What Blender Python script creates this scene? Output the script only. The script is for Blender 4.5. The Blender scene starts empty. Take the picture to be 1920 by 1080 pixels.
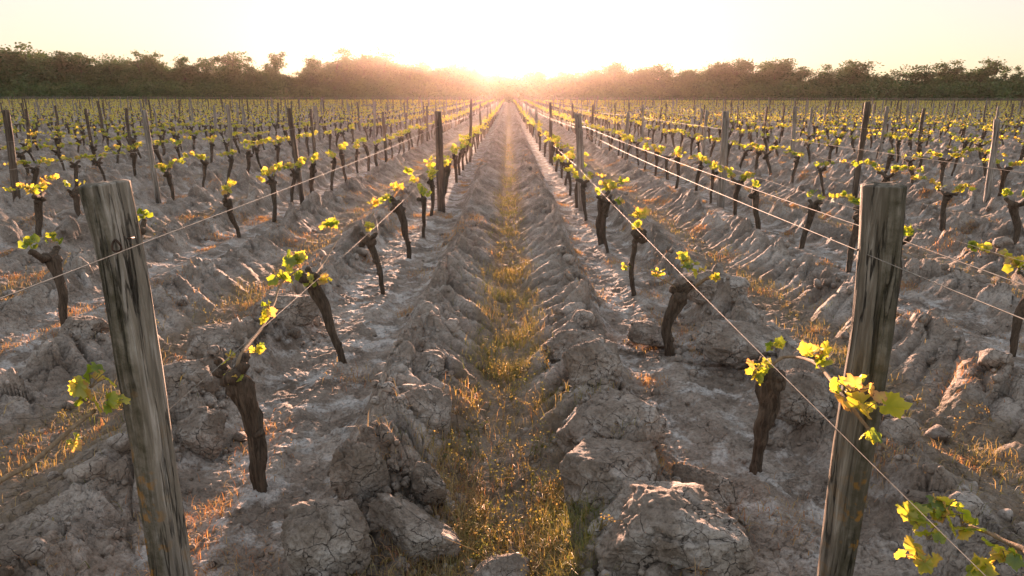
import bpy, math, random
import numpy as np
from math import radians as R
rng = np.random.default_rng(7)
random.seed(7)
SC = bpy.context.scene
COL = SC.collection

# ------------------------------------------------------------------ camera, sky, sun, exposure
CAMZ, FPX, PITCH, YAW = 1.33, 1300.0, R(15.19), R(-0.26)
cam = bpy.data.cameras.new('camera'); cam.sensor_width = 36; cam.lens = FPX/1920*36
cam.clip_start = 0.05; cam.clip_end = 3000
camo = bpy.data.objects.new('camera', cam); COL.objects.link(camo)
camo.location = (0, 0, CAMZ); camo.rotation_euler = (R(90)-PITCH, R(-0.1), YAW)
SC.camera = camo
SUN_EL, SUN_AZ = R(3.1), R(-1.5)          # azimuth measured from +Y towards +X
w = bpy.data.worlds.new('World'); SC.world = w; w.use_nodes = True
nt = w.node_tree; bg = nt.nodes['Background']
sky = nt.nodes.new('ShaderNodeTexSky'); sky.sky_type = 'NISHITA'; sky.sun_disc = False
sky.sun_elevation = SUN_EL; sky.sun_rotation = SUN_AZ
sky.air_density = 1.0; sky.dust_density = 1.5; sky.ozone_density = 1.0; sky.altitude = 0
gm = nt.nodes.new('ShaderNodeGamma'); gm.inputs[1].default_value = 0.25      # sky brightness compressed: horizon glow dimmed, zenith lifted to light the ground
tn = nt.nodes.new('ShaderNodeVectorMath'); tn.operation = 'MULTIPLY'; tn.inputs[1].default_value = (1.08, 1.05, 1.08)
nt.links.new(sky.outputs[0], gm.inputs[0]); nt.links.new(gm.outputs[0], tn.inputs[0]); nt.links.new(tn.outputs[0], bg.inputs[0]); bg.inputs[1].default_value = 0.14
sl = bpy.data.lights.new('sun', 'SUN'); sl.energy = 5.0; sl.angle = R(0.6); sl.color = (1.0, 0.58, 0.40)
so = bpy.data.objects.new('sun', sl); COL.objects.link(so)
so.rotation_euler = (R(90)-SUN_EL, 0, -SUN_AZ+math.pi)
SC.view_settings.view_transform = 'Standard'; SC.view_settings.look = 'None'
SC.view_settings.gamma = 1; SC.view_settings.exposure = 2.2
SC.cycles.use_denoising = True
SC.cycles.max_bounces = 6; SC.cycles.volume_bounces = 0
SC.cycles.transparent_max_bounces = 4

# ------------------------------------------------------------------ projection helpers (place known points)
cy, sy = math.cos(YAW), math.sin(YAW)
_cr, _sr = math.cos(PITCH), math.sin(PITCH)
def ray(px, py):
    a, b = (px-960)/FPX, (540-py)/FPX
    d = np.array([a, b*_sr+_cr, b*_cr-_sr])
    return np.array([d[0]*cy-d[1]*sy, d[0]*sy+d[1]*cy, d[2]])
def P(px, py, Y):
    d = ray(px, py); t = Y/d[1]
    return np.array([d[0]*t, Y, CAMZ+d[2]*t])
def PG(px, py, z=0.0):
    d = ray(px, py); t = (z-CAMZ)/d[2]
    return np.array([d[0]*t, d[1]*t, z])
def proj(x, y, z):
    x2 = x*cy+y*sy; y2 = -x*sy+y*cy; z2 = z-CAMZ
    dep = y2*_cr-z2*_sr; up = y2*_sr+z2*_cr
    return 960+FPX*x2/dep, 540-FPX*up/dep, dep

# ------------------------------------------------------------------ noise
def hsh(ix, iy, s=0):
    h = (ix.astype(np.int64)*374761393 + iy.astype(np.int64)*668265263 + (s*2147483647+s*977)) & 0xffffffff
    h = ((h ^ (h >> 13))*1274126177) & 0xffffffff
    h = ((h ^ (h >> 16))*2246822519) & 0xffffffff
    h = h ^ (h >> 13)
    return (h & 0xffffff)/float(0xffffff)
def vnoise(x, y, s=0):
    ix, iy = np.floor(x), np.floor(y); fx, fy = x-ix, y-iy
    ix = ix.astype(np.int64); iy = iy.astype(np.int64)
    fx = fx*fx*(3-2*fx); fy = fy*fy*(3-2*fy)
    a = hsh(ix, iy, s); b = hsh(ix+1, iy, s); c = hsh(ix, iy+1, s); d = hsh(ix+1, iy+1, s)
    return (a+(b-a)*fx)*(1-fy)+(c+(d-c)*fx)*fy
def fbm(x, y, s=0, o=4, lac=2.03, g=0.5):
    t = 0; a = 1; n = 0
    for i in range(o):
        t = t+a*(vnoise(x, y, s+i*17)*2-1); n += a; a *= g; x = x*lac+3.7; y = y*lac+1.3
    return t/n
def voro(x, y, s=0, jit=0.85):
    """faceted cells: returns (F2-F1, random a, random tilt term, F1)"""
    ix = np.floor(x).astype(np.int64); iy = np.floor(y).astype(np.int64)
    f1 = np.full(x.shape, 9.0); f2 = np.full(x.shape, 9.0)
    ra = np.zeros(x.shape); ti = np.zeros(x.shape)
    for dx in (-1, 0, 1):
        for dy in (-1, 0, 1):
            cx, c_y = ix+dx, iy+dy
            r1 = hsh(cx, c_y, s); r2 = hsh(cx, c_y, s+5)
            ox = x-(cx+0.5+(r1-.5)*jit); oy = y-(c_y+0.5+(r2-.5)*jit)
            d = np.sqrt(ox*ox+oy*oy)
            m = d < f1
            f2 = np.where(m, f1, np.minimum(f2, d))
            r3 = hsh(cx, c_y, s+9); r4 = hsh(cx, c_y, s+13)
            f1 = np.where(m, d, f1); ra = np.where(m, r3, ra)
            ti = np.where(m, ox*(r4*2-1)+oy*(hsh(cx, c_y, s+21)*2-1), ti)
    return f2-f1, ra, ti, f1
def sstep(a, b, x):
    t = np.clip((x-a)/(b-a), 0, 1); return t*t*(3-2*t)

# ------------------------------------------------------------------ the terrain
GAP = 1.8
def rise(y):
    t = np.clip((y-22)/110.0, 0, 1); return 0.72*t*t*(3-2*t)*1.0
def zones(x, y):
    wob = 0.05*fbm(y*0.9, np.floor((x+.9)/GAP)*7.3+.5, 3, 3)
    k = np.floor((x+.9)/GAP)
    u = (x+.9)-k*GAP-.9+wob
    return u, k
def height(x, y, detail=3):
    u, k = zones(x, y); au = np.abs(u)
    side = np.sign(u)
    kk = hsh(k.astype(np.int64), (side > 0).astype(np.int64), 31)
    lump = fbm(y*1.4+k*9, side*4.0+k*3.1, 41, 3)
    rc = 0.45+0.035*fbm(y*1.1+3*side, k*5.5, 47, 2)
    rw = np.where(au < rc, 0.16, 0.12)
    ridge = np.exp(-((au-rc)/rw)**2)
    hgt = (0.115+0.06*kk)*(1+0.5*lump)
    z = ridge*hgt
    z = z-0.03*sstep(.5, .62, au)*(1-sstep(.78, .9, au))      # the cleaned strip beside the stocks
    amp = np.clip(ridge*1.0+0.06, 0, 1)
    # warp
    wx = x+0.05*fbm(x*5, y*5, 51, 2); wy = y+0.05*fbm(x*5+9, y*5, 52, 2)
    e, a, t, f = voro(wx*4.6, wy*3.6, 61)
    keep = (a > 0.28)
    z = z+amp*(0.085*(a-.45)+0.15*t*keep - 0.05*np.exp(-(e/0.06)**2))
    # folded slices / lug prints on the inner slopes of the ridges
    patch = sstep(.36, .5, vnoise(y*.8+k*3, side*2+k*1.7, 71)+.34*(np.abs(k) < .5)*(y > 2.6))
    rb = sstep(.04, .13, au)*(1-sstep(.38, .50, au))*patch
    ph = (y-1.15*au**1.35+np.where(np.abs(k) < .5, .07, .13)*fbm(x*1.9, y*1.6, 73, 3)+.04*side)/0.165
    fr = ph-np.floor(ph)
    fr = fr**1.35; rib = np.sqrt(np.clip(1-(2*fr-1)**2, 0, 1))*sstep(.0, .25, au)*(.4+.6*hsh(np.floor(ph).astype(np.int64), k.astype(np.int64)*2+(side > 0), 75))
    z = z*(1-rb*.45)+rb*(rib*np.where(np.abs(k) < .5, .14, .085))
    if detail > 1:
        e2, a2, t2, f2 = voro(wx*13, wy*11, 83)
        flat = sstep(.5, .62, au)
        m2 = 0.35+0.65*ridge
        m2 = m2*(1-rb*.65)*(1-.45*flat)
        z = z+m2*(0.028*(a2-.5)+0.045*t2-0.018*np.exp(-(e2/0.09)**2))
        z = z+0.020*fbm(x*9, y*7, 87, 4)*(.4+.6*amp)*(1-.4*rb)*(1-.25*flat)
    if detail > 2:
        e3, a3, t3, f3 = voro(wx*38, wy*34, 91)
        z = z+(.45+.7*ridge)*(1-rb*.25)*(0.011*(a3-.5)+0.016*t3-0.004*np.exp(-(e3/.1)**2))*(.4+.9*vnoise(x*3, y*3, 93))
        z = z+0.008*fbm(x*40, y*40, 97, 4, 2.1, .6)
    return z+rise(y)
def mesh_np(name, V, F4=None, F3=None, mats=(), smooth=True, attrs=None):
    me = bpy.data.meshes.new(name)
    n4 = 0 if F4 is None else len(F4); n3 = 0 if F3 is None else len(F3)
    me.vertices.add(len(V)); me.vertices.foreach_set('co', np.asarray(V, np.float32).ravel())
    parts = []
    if n4: parts.append(np.asarray(F4, np.int32).ravel())
    if n3: parts.append(np.asarray(F3, np.int32).ravel())
    li = np.concatenate(parts)
    me.loops.add(len(li)); me.loops.foreach_set('vertex_index', li)
    st = np.concatenate([np.arange(n4, dtype=np.int32)*4, n4*4+np.arange(n3, dtype=np.int32)*3])
    me.polygons.add(n4+n3); me.polygons.foreach_set('loop_start', st)
    me.polygons.foreach_set('use_smooth', np.full(n4+n3, smooth, bool))
    me.update(calc_edges=True)
    for k, v in (attrs or {}).items():
        a = me.attributes.new(k, 'FLOAT', 'POINT'); a.data.foreach_set('value', np.asarray(v, np.float32))
    for m in mats: me.materials.append(m)
    return me
class MB:
    def __init__(s): s.V = []; s.F4 = []; s.F3 = []; s.T = []; s.n = 0
    def add(s, V, F4=None, F3=None, tint=None):
        V = np.asarray(V, float)
        if F4 is not None and len(F4): s.F4.append(np.asarray(F4)+s.n)
        if F3 is not None and len(F3): s.F3.append(np.asarray(F3)+s.n)
        s.V.append(V); s.T.append(np.full(len(V), .5) if tint is None else np.broadcast_to(tint, (len(V),)).astype(float)); s.n += len(V)
    def mesh(s, name, mat, smooth=True):
        F4 = np.concatenate(s.F4) if s.F4 else None; F3 = np.concatenate(s.F3) if s.F3 else None
        return mesh_np(name, np.concatenate(s.V), F4, F3, (mat,), smooth, {'tint': np.concatenate(s.T)})
    def build(s, name, mat, parent=None, smooth=True):
        return link(name, s.mesh(name, mat, smooth), parent)
def link(name, data, parent=None, loc=None):
    o = bpy.data.objects.new(name, data); COL.objects.link(o)
    if parent is not None: o.parent = parent
    if loc is not None: o.location = loc
    return o
def empty(name, loc, rz=0):
    o = link(name, None, None, loc); o.rotation_euler = (0, 0, rz); o.empty_display_size = .1; return o
def tag(o, label=None, cat=None, group=None, kind=None):
    if label: o['label'] = label
    if cat: o['category'] = cat
    if group: o['group'] = group
    if kind: o['kind'] = kind
    return o
def tube(mb, pts, rad, sides=8, rough=0.0, seed=0, cap=True, tint=.5, freq=30):
    pts = np.asarray(pts, float); n = len(pts); rad = np.broadcast_to(rad, (n,)).astype(float)
    T = np.gradient(pts, axis=0); T /= np.linalg.norm(T, axis=1)[:, None]+1e-9
    ref = np.array([0.31, 0.95, 0.05]) if abs(T[0, 2]) > .7 else np.array([0.02, 0.05, 1.0])
    A = np.cross(T, ref); A /= np.linalg.norm(A, axis=1)[:, None]+1e-9; B = np.cross(T, A)
    th = np.arange(sides)*2*math.pi/sides
    c, s = np.cos(th), np.sin(th)
    r = rad[:, None]*np.ones((1, sides))
    if rough > 0:
        L = np.concatenate([[0], np.cumsum(np.linalg.norm(np.diff(pts, axis=0), axis=1))])
        gx = (c*2.2)[None, :]+seed*3.1; gy = (s*2.2)[None, :]+L[:, None]*freq*.35
        r = r*(1+rough*fbm(gx+0*gy+7, gy, seed, 3)+rough*.7*fbm(gx*3, gy*.5+2, seed+4, 2))
    V = pts[:, None, :]+r[..., None]*(c[None, :, None]*A[:, None, :]+s[None, :, None]*B[:, None, :])
    V = V.reshape(-1, 3)
    i = np.arange(n-1)[:, None]*sides; j = np.arange(sides)[None, :]; j2 = (j+1) % sides
    F = np.stack([i+j, i+j2, i+sides+j2, i+sides+j], -1).reshape(-1, 4)
    F3 = None
    if cap:
        V = np.concatenate([V, pts[[0]], pts[[-1]]]); a = n*sides
        jj = np.arange(sides); k = (jj+1) % sides
        F3 = np.concatenate([np.stack([np.full(sides, a), k, jj], 1), np.stack([np.full(sides, a+1), (n-1)*sides+jj, (n-1)*sides+k], 1)])
    mb.add(V, F, F3, tint)
def smooth_path(P_, n):
    P_ = np.asarray(P_, float); m = len(P_)
    t = np.linspace(0, m-1, n); i = np.clip(np.floor(t).astype(int), 0, m-2); f = (t-i)[:, None]
    p0 = P_[np.clip(i-1, 0, m-1)]; p1 = P_[i]; p2 = P_[i+1]; p3 = P_[np.clip(i+2, 0, m-1)]
    return .5*((2*p1)+(-p0+p2)*f+(2*p0-5*p1+4*p2-p3)*f*f+(-p0+3*p1-3*p2+p3)*f**3)
def frames(n, r, up=0.35):
    """n random orthonormal frames as (n,3,3) with columns x,y,normal"""
    N = r.normal(size=(n, 3)); N[:, 2] += up; N /= np.linalg.norm(N, axis=1)[:, None]
    A = r.normal(size=(n, 3)); A -= (A*N).sum(1)[:, None]*N; A /= np.linalg.norm(A, axis=1)[:, None]
    B = np.cross(N, A); return np.stack([A, B, N], -1)
def scatter(mb, TV, TF, pos, fr, size, tint, quad=False, grad=0):
    n = len(pos); m = len(TV)
    V = np.einsum('nij,mj->nmi', fr, TV)*size[:, None, None]+pos[:, None, :]
    F = (np.asarray(TF)[None]+(np.arange(n)*m)[:, None, None]).reshape(-1, len(TF[0]))
    t = np.repeat(tint, m)
    if grad: t = np.clip(t+np.tile(np.where(np.hypot(TV[:, 0], TV[:, 1]) < .2, -grad, grad*.6), n), 0, 1)
    if quad: mb.add(V.reshape(-1, 3), F, None, t)
    else: mb.add(V.reshape(-1, 3), None, F, t)

# ------------------------------------------------------------------ materials
def newmat(name):
    m = bpy.data.materials.new(name); m.use_nodes = True; t = m.node_tree
    for n in list(t.nodes): t.nodes.remove(n)
    return m, t
class NT:
    def __init__(s, t): s.t = t
    def n(s, ty, **kw):
        x = s.t.nodes.new(ty)
        for k, v in kw.items():
            if k.startswith('i_'):
                key = k[2:]; key = int(key) if key.isdigit() else key.replace('_', ' ')
                x.inputs[key].default_value = v
            else: setattr(x, k, v)
        return x
    def l(s, a, b): s.t.links.new(a, b)
    def ramp(s, fac, stops, interp='LINEAR'):
        x = s.n('ShaderNodeValToRGB'); x.color_ramp.interpolation = interp
        e = x.color_ramp.elements
        while len(e) < len(stops): e.new(.5)
        for i, (p, c) in enumerate(stops): e[i].position = p; e[i].color = tuple(c)+(1,) if len(c) == 3 else c
        s.l(fac, x.inputs[0]); return x.outputs[0]
    def mix(s, fac, a, b):
        x = s.n('ShaderNodeMix', data_type='RGBA')
        if isinstance(fac, (int, float)): x.inputs[0].default_value = fac
        else: s.l(fac, x.inputs[0])
        for v, i in ((a, 6), (b, 7)):
            if isinstance(v, tuple): x.inputs[i].default_value = v+(1,)
            else: s.l(v, x.inputs[i])
        return x.outputs[2]
    def noise(s, vec, scale, detail=4, rough=.55, dist=0):
        x = s.n('ShaderNodeTexNoise'); x.inputs['Scale'].default_value = scale; x.inputs['Detail'].default_value = detail
        x.inputs['Roughness'].default_value = rough; x.inputs['Distortion'].default_value = dist
        s.l(vec, x.inputs['Vector']); return x.outputs['Fac']
    def voro(s, vec, scale, feature='DISTANCE_TO_EDGE'):
        x = s.n('ShaderNodeTexVoronoi', feature=feature); x.inputs['Scale'].default_value = scale
        s.l(vec, x.inputs['Vector']); return x.outputs[0]
    def bump(s, h, strength, dist, nrm=None):
        x = s.n('ShaderNodeBump'); x.inputs['Strength'].default_value = strength; x.inputs['Distance'].default_value = dist
        s.l(h, x.inputs['Height'])
        if nrm is not None: s.l(nrm, x.inputs['Normal'])
        return x.outputs[0]
    def mapping(s, vec, scale):
        x = s.n('ShaderNodeMapping'); x.inputs['Scale'].default_value = scale; s.l(vec, x.inputs[0]); return x.outputs[0]
    def math(s, op, a, b=None):
        x = s.n('ShaderNodeMath', operation=op)
        for i, v in enumerate((a, b)):
            if v is None: continue
            if isinstance(v, (int, float)): x.inputs[i].default_value = v
            else: s.l(v, x.inputs[i])
        return x.outputs[0]
def soil_mat(name, zone=True):
    m, t = newmat(name); N = NT(t); out = N.n('ShaderNodeOutputMaterial'); b = N.n('ShaderNodeBsdfPrincipled')
    co = N.n('ShaderNodeTexCoord').outputs['Object']
    warp = N.n('ShaderNodeVectorMath', operation='MULTIPLY_ADD'); nz = N.n('ShaderNodeTexNoise'); nz.inputs['Scale'].default_value = 22; nz.inputs['Detail'].default_value = 6
    N.l(co, nz.inputs['Vector']); N.l(nz.outputs['Color'], warp.inputs[0]); warp.inputs[1].default_value = (.045, .045, .045); N.l(co, warp.inputs[2])
    wv = warp.outputs[0]
    big = N.noise(co, 2.6, 9, .72)
    c = N.ramp(big, [(.34, (.14, .108, .082)), (.5, (.32, .265, .218)), (.64, (.53, .465, .405))])
    crust = N.noise(co, 6.0, 6, .65, .4)
    cr = N.ramp(crust, [(.5, (0, 0, 0)), (.62, (1, 1, 1))])
    if zone:
        at = N.n('ShaderNodeAttribute', attribute_name='flat').outputs['Fac']
        cm = N.math('MULTIPLY', cr, N.math('ADD', N.math('MULTIPLY', at, .75), .25))
        c = N.mix(cm, c, (.64, .61, .58))
        lit = N.n('ShaderNodeAttribute', attribute_name='litter').outputs['Fac']
        ln = N.ramp(N.noise(co, 35, 5, .7), [(.35, (0, 0, 0)), (.6, (1, 1, 1))])
        c = N.mix(N.math('MULTIPLY', lit, N.math('ADD', N.math('MULTIPLY', ln, .55), .2)), c, (.20, .14, .075))
    else:
        c = N.mix(N.math('MULTIPLY', cr, .55), c, (.61, .57, .53))
    fine = N.noise(co, 70, 6, .7)
    c = N.mix(N.math('MULTIPLY', N.ramp(fine, [(.38, (1, 1, 1)), (.52, (0, 0, 0))]), .5), c, (.11, .08, .058))
    if not zone:
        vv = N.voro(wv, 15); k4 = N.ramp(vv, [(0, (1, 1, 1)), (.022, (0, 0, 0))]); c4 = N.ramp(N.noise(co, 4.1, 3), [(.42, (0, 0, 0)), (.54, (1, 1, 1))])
        c = N.mix(N.math('MULTIPLY', k4, c4), c, (.05, .038, .03))       # shade inside the cracks put into the colour as thin dark lines
    N.l(c, b.inputs['Base Color']); b.inputs['Roughness'].default_value = .82; b.inputs['Specular IOR Level'].default_value = .35
    v1 = N.voro(wv, 15 if not zone else 11); v2 = N.voro(wv, 34)
    k1 = N.ramp(v1, [(0, (0, 0, 0)), (.05, (1, 1, 1))]); k2 = N.ramp(v2, [(0, (0, 0, 0)), (.08, (1, 1, 1))])
    ckm = N.ramp(N.noise(co, 3.3, 3), [(.42, (0, 0, 0)), (.58, (1, 1, 1))])
    k3 = N.ramp(v1, [(0, (0, 0, 0)), (.014, (1, 1, 1))]); ck2 = N.ramp(N.noise(co, 4.1, 3), [(.46, (0, 0, 0)), (.56, (1, 1, 1))]); crk = N.math('MULTIPLY', N.math('SUBTRACT', 1.0, k3), ck2); nrm = N.bump(N.math('SUBTRACT', 1.0, crk), 1.0, .02)
    nrm = N.bump(N.math('MULTIPLY', k2, ckm), .6, .006, nrm)
    nrm = N.bump(fine, .9, .012, nrm)
    nrm = N.bump(N.noise(co, 24, 5, .65), .5, .02, nrm)
    N.l(nrm, b.inputs['Normal']); N.l(b.outputs[0], out.inputs[0]); return m
def wood_mat(name, c1, c2, moss=0.0, lichen=0.0, grain=1.0):
    m, t = newmat(name); N = NT(t); out = N.n('ShaderNodeOutputMaterial'); b = N.n('ShaderNodeBsdfPrincipled')
    co = N.n('ShaderNodeTexCoord').outputs['Object']
    g = N.noise(N.mapping(co, (60, 60, 4)), grain, 6, .65, .8)
    c = N.ramp(g, [(.3, tuple(x*.45 for x in c1)), (.48, c1), (.68, c2)])
    lg = N.noise(N.mapping(co, (14, 14, 2.5)), 1, 4, .6)
    c = N.mix(N.math('MULTIPLY', N.ramp(lg, [(.42, (0, 0, 0)), (.6, (1, 1, 1))]), .55), c, tuple(x*.55 for x in c1))
    wz = N.mapping(co, (30, 30, 1.7)); wn = N.n('ShaderNodeVectorMath', operation='ADD'); nn = N.n('ShaderNodeTexNoise'); nn.inputs['Scale'].default_value = 2.5; nn.inputs['Detail'].default_value = 5
    N.l(wz, nn.inputs['Vector']); N.l(wz, wn.inputs[0]); N.l(nn.outputs['Color'], wn.inputs[1])
    fis = N.ramp(N.voro(wn.outputs[0], 1.0), [(0, (1, 1, 1)), (.045, (0, 0, 0))])
    fis = N.math('MULTIPLY', fis, N.ramp(N.noise(N.mapping(co, (9, 9, 2.5)), 1, 3), [(.42, (0, 0, 0)), (.55, (1, 1, 1))]))
    c = N.mix(N.math('MULTIPLY', fis, .85), c, (.03, .024, .018))
    if moss:
        ms = N.n('ShaderNodeAttribute', attribute_name='tint').outputs['Fac']
        mn = N.ramp(N.noise(co, 22, 6, .7), [(.40, (0, 0, 0)), (.62, (1, 1, 1))])
        c = N.mix(N.math('MULTIPLY', ms, N.math('ADD', N.math('MULTIPLY', mn, .5), .45)), c, (.075, .066, .036))
    if lichen:
        sep = N.n('ShaderNodeSeparateXYZ'); N.l(co, sep.inputs[0])
        zz = N.ramp(sep.outputs[2], [(.15, (1, 1, 1)), (.75, (.0, .0, .0))])
        ln = N.ramp(N.noise(co, 17, 5, .6), [(.56, (0, 0, 0)), (.62, (1, 1, 1))])
        ms = N.n('ShaderNodeAttribute', attribute_name='tint').outputs['Fac']
        c = N.mix(N.math('MULTIPLY', N.math('MULTIPLY', ln, zz), N.math('ADD', N.math('MULTIPLY', ms, .7), .2)), c, (.42, .20, .03))
    N.l(c, b.inputs['Base Color']); b.inputs['Roughness'].default_value = .75; b.inputs['Specular IOR Level'].default_value = .3
    nrm = N.bump(g, .9, .012); nrm = N.bump(N.math('SUBTRACT', 1.0, fis), 1.0, .012, nrm); nrm = N.bump(N.noise(N.mapping(co, (150, 150, 14)), 1, 4, .7), .4, .003, nrm)
    N.l(nrm, b.inputs['Normal']); N.l(b.outputs[0], out.inputs[0]); return m
def bark_mat(name, c1, c2):
    m, t = newmat(name); N = NT(t); out = N.n('ShaderNodeOutputMaterial'); b = N.n('ShaderNodeBsdfPrincipled')
    co = N.n('ShaderNodeTexCoord').outputs['Object']
    g = N.noise(N.mapping(co, (75, 75, 12)), 1, 5, .7, 1.0)
    c = N.ramp(g, [(.32, c1), (.65, c2)])
    N.l(c, b.inputs['Base Color']); b.inputs['Roughness'].default_value = .85; b.inputs['Specular IOR Level'].default_value = .2
    N.l(N.bump(g, .9, .008), b.inputs['Normal']); N.l(b.outputs[0], out.inputs[0]); return m
def leaf_mat(name, stops, trans=.6, tcol=1.5, rough=.5, gloss=.06):
    m, t = newmat(name); N = NT(t); out = N.n('ShaderNodeOutputMaterial')
    at = N.n('ShaderNodeAttribute', attribute_name='tint').outputs['Fac']
    c = N.ramp(at, stops)
    d = N.n('ShaderNodeBsdfDiffuse'); N.l(c, d.inputs[0])
    tr = N.n('ShaderNodeBsdfTranslucent')
    mu = N.n('ShaderNodeVectorMath', operation='MULTIPLY'); mu.inputs[1].default_value = (tcol, tcol*.88, tcol*.5); N.l(c, mu.inputs[0]); N.l(mu.outputs[0], tr.inputs[0])
    mx = N.n('ShaderNodeMixShader'); mx.inputs[0].default_value = trans; N.l(d.outputs[0], mx.inputs[1]); N.l(tr.outputs[0], mx.inputs[2])
    g = N.n('ShaderNodeBsdfGlossy'); g.inputs['Roughness'].default_value = rough
    m2 = N.n('ShaderNodeMixShader'); m2.inputs[0].default_value = gloss; N.l(mx.outputs[0], m2.inputs[1]); N.l(g.outputs[0], m2.inputs[2])
    N.l(m2.outputs[0], out.inputs[0]); return m
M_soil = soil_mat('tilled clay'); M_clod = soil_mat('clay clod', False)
M_postL = wood_mat('weathered split chestnut', (.34, .29, .23), (.66, .60, .54), .9, .9)
M_postR = wood_mat('weathered grey brown post', (.22, .185, .14), (.47, .42, .35), .35, .12)
M_pdark = wood_mat('dark stained post', (.13, .095, .07), (.26, .205, .16))
M_ppale = wood_mat('silver grey post', (.30, .26, .22), (.50, .46, .42))
M_bark = bark_mat('vine bark', (.036, .026, .019), (.15, .112, .082))
M_cane = bark_mat('vine cane', (.20, .13, .075), (.36, .27, .18))
M_leaf = leaf_mat('vine leaf', [(0, (.12, .20, .02)), (.3, (.26, .34, .03)), (.6, (.48, .48, .06)), (.85, (.62, .52, .12)), (1, (.50, .30, .14))], .6, 1.6)
M_grass = leaf_mat('grass blade', [(0, (.12, .16, .03)), (.4, (.30, .26, .07)), (.75, (.52, .38, .18)), (1, (.46, .21, .10))], .5, 1.25)
M_weed = leaf_mat('low weed', [(0, (.11, .14, .03)), (.5, (.26, .23, .07)), (1, (.42, .31, .15))], .5, 1.2)
M_tree = leaf_mat('tree foliage', [(0, (.018, .058, .008)), (.5, (.034, .095, .012)), (1, (.075, .15, .018))], .15, 1.3)
M_tbark = bark_mat('tree bark', (.04, .03, .022), (.10, .08, .06))
def metal(name, c, r, mt=1):
    m, t = newmat(name); N = NT(t); out = N.n('ShaderNodeOutputMaterial'); b = N.n('ShaderNodeBsdfPrincipled')
    co = N.n('ShaderNodeTexCoord').outputs['Object']
    N.l(N.ramp(N.noise(co, 40, 3), [(.35, tuple(x*.6 for x in c)), (.6, c)]), b.inputs['Base Color'])
    b.inputs['Metallic'].default_value = mt; b.inputs['Roughness'].default_value = r; N.l(b.outputs[0], out.inputs[0]); return m
M_wire = metal('galvanised wire', (.42, .38, .33), .5, .7); M_nail = metal('rusty iron', (.10, .06, .04), .7, .5)

# ------------------------------------------------------------------ ground sheet (one sheet, finer near the viewer)
def build_ground():
    ys = [0.9]; 
    while ys[-1] < 300:
        y = ys[-1]; ys.append(y+max(.0045, y*.0027) if y < 140 else y*1.03)
    ys = np.array([-12, -6, -3, -1.5, -.6, 0, .4, .65, .8]+ys)
    n = 1000; s = np.linspace(-1, 1, n)
    s = s*(.72+.28*np.abs(s)**3)                   # finer in the middle
    half = np.where(ys < 0, 2.6, 2.0+1.02*np.clip(ys, 0, None)); half = np.minimum(half, 255)
    X = s[None, :]*half[:, None]; Y = np.repeat(ys[:, None], n, 1)
    X[:, 0] = -258; X[:, -1] = 258
    Z = np.empty_like(X)
    nr = int(np.searchsorted(ys, 14)); nr2 = int(np.searchsorted(ys, 60))
    Z[:nr] = height(X[:nr], Y[:nr], 3); Z[nr:nr2] = height(X[nr:nr2], Y[nr:nr2], 2); Z[nr2:] = height(X[nr2:], Y[nr2:], 1)*1.0
    u, k = zones(X, Y); au = np.abs(u)
    flat = sstep(.5, .64, au)
    litter = (1-sstep(.10, .22, au-.12*(1-sstep(2.4, 3.2, Y))+.06*fbm(X*6, Y*6, 101, 2)))
    Z[:, 0] = np.minimum(Z[:, 0], rise(Y[:, 0])); 
    # small sideways push so lumps bulge a little
    Xn = X+0.02*fbm(X*7, Y*7+3, 105, 2)*(np.abs(s)[None, :] < .999); 
    V = np.stack([Xn, Y, Z], -1).reshape(-1, 3)
    R_, C_ = X.shape
    i = np.arange(R_-1)[:, None]*C_; j = np.arange(C_-1)[None, :]
    F = np.stack([i+j, i+j+1, i+C_+j+1, i+C_+j], -1).reshape(-1, 4)
    me = mesh_np('ground', V, F, None, (M_soil,), True, {'flat': flat.ravel(), 'litter': litter.ravel()})
    tag(link('ground', me), kind='structure')
build_ground()
def gz(x, y, d=2):
    return height(np.atleast_1d(np.asarray(x, float)), np.atleast_1d(np.asarray(y, float)), d)

# ------------------------------------------------------------------ clods
def v3hash(i, s):
    h = (i[..., 0].astype(np.int64)*73856093 ^ i[..., 1].astype(np.int64)*19349663 ^ i[..., 2].astype(np.int64)*83492791) + s*7919
    h = h & 0xffffffff; h = ((h ^ (h >> 13))*1274126177) & 0xffffffff; h = ((h ^ (h >> 16))*2246822519) & 0xffffffff; h ^= h >> 13
    return (h & 0xffffff)/float(0xffffff)
def voro3(p, s):
    b = np.floor(p).astype(np.int64); f1 = np.full(len(p), 9.); f2 = f1.copy(); ra = np.zeros(len(p)); ti = np.zeros(len(p))
    for dx in (-1, 0, 1):
        for dy in (-1, 0, 1):
            for dz in (-1, 0, 1):
                c = b+np.array([dx, dy, dz]); o = p-(c+np.stack([v3hash(c, s+q) for q in (0, 1, 2)], -1)*.9)
                d = np.linalg.norm(o, axis=1); m = d < f1
                f2 = np.where(m, f1, np.minimum(f2, d)); f1 = np.where(m, d, f1)
                ra = np.where(m, v3hash(c, s+3), ra)
                tv = np.stack([v3hash(c, s+q)*2-1 for q in (4, 5, 6)], -1); ti = np.where(m, (o*tv).sum(1), ti)
    return f2-f1, ra, ti
def ico(sub):
    import bmesh
    bm = bmesh.new(); bmesh.ops.create_icosphere(bm, subdivisions=sub, radius=1)
    V = np.array([v.co[:] for v in bm.verts]); F = np.array([[v.index for v in f.verts] for f in bm.faces]); bm.free(); return V, F
ICO6 = ico(6); ICO2 = ico(2)
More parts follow.
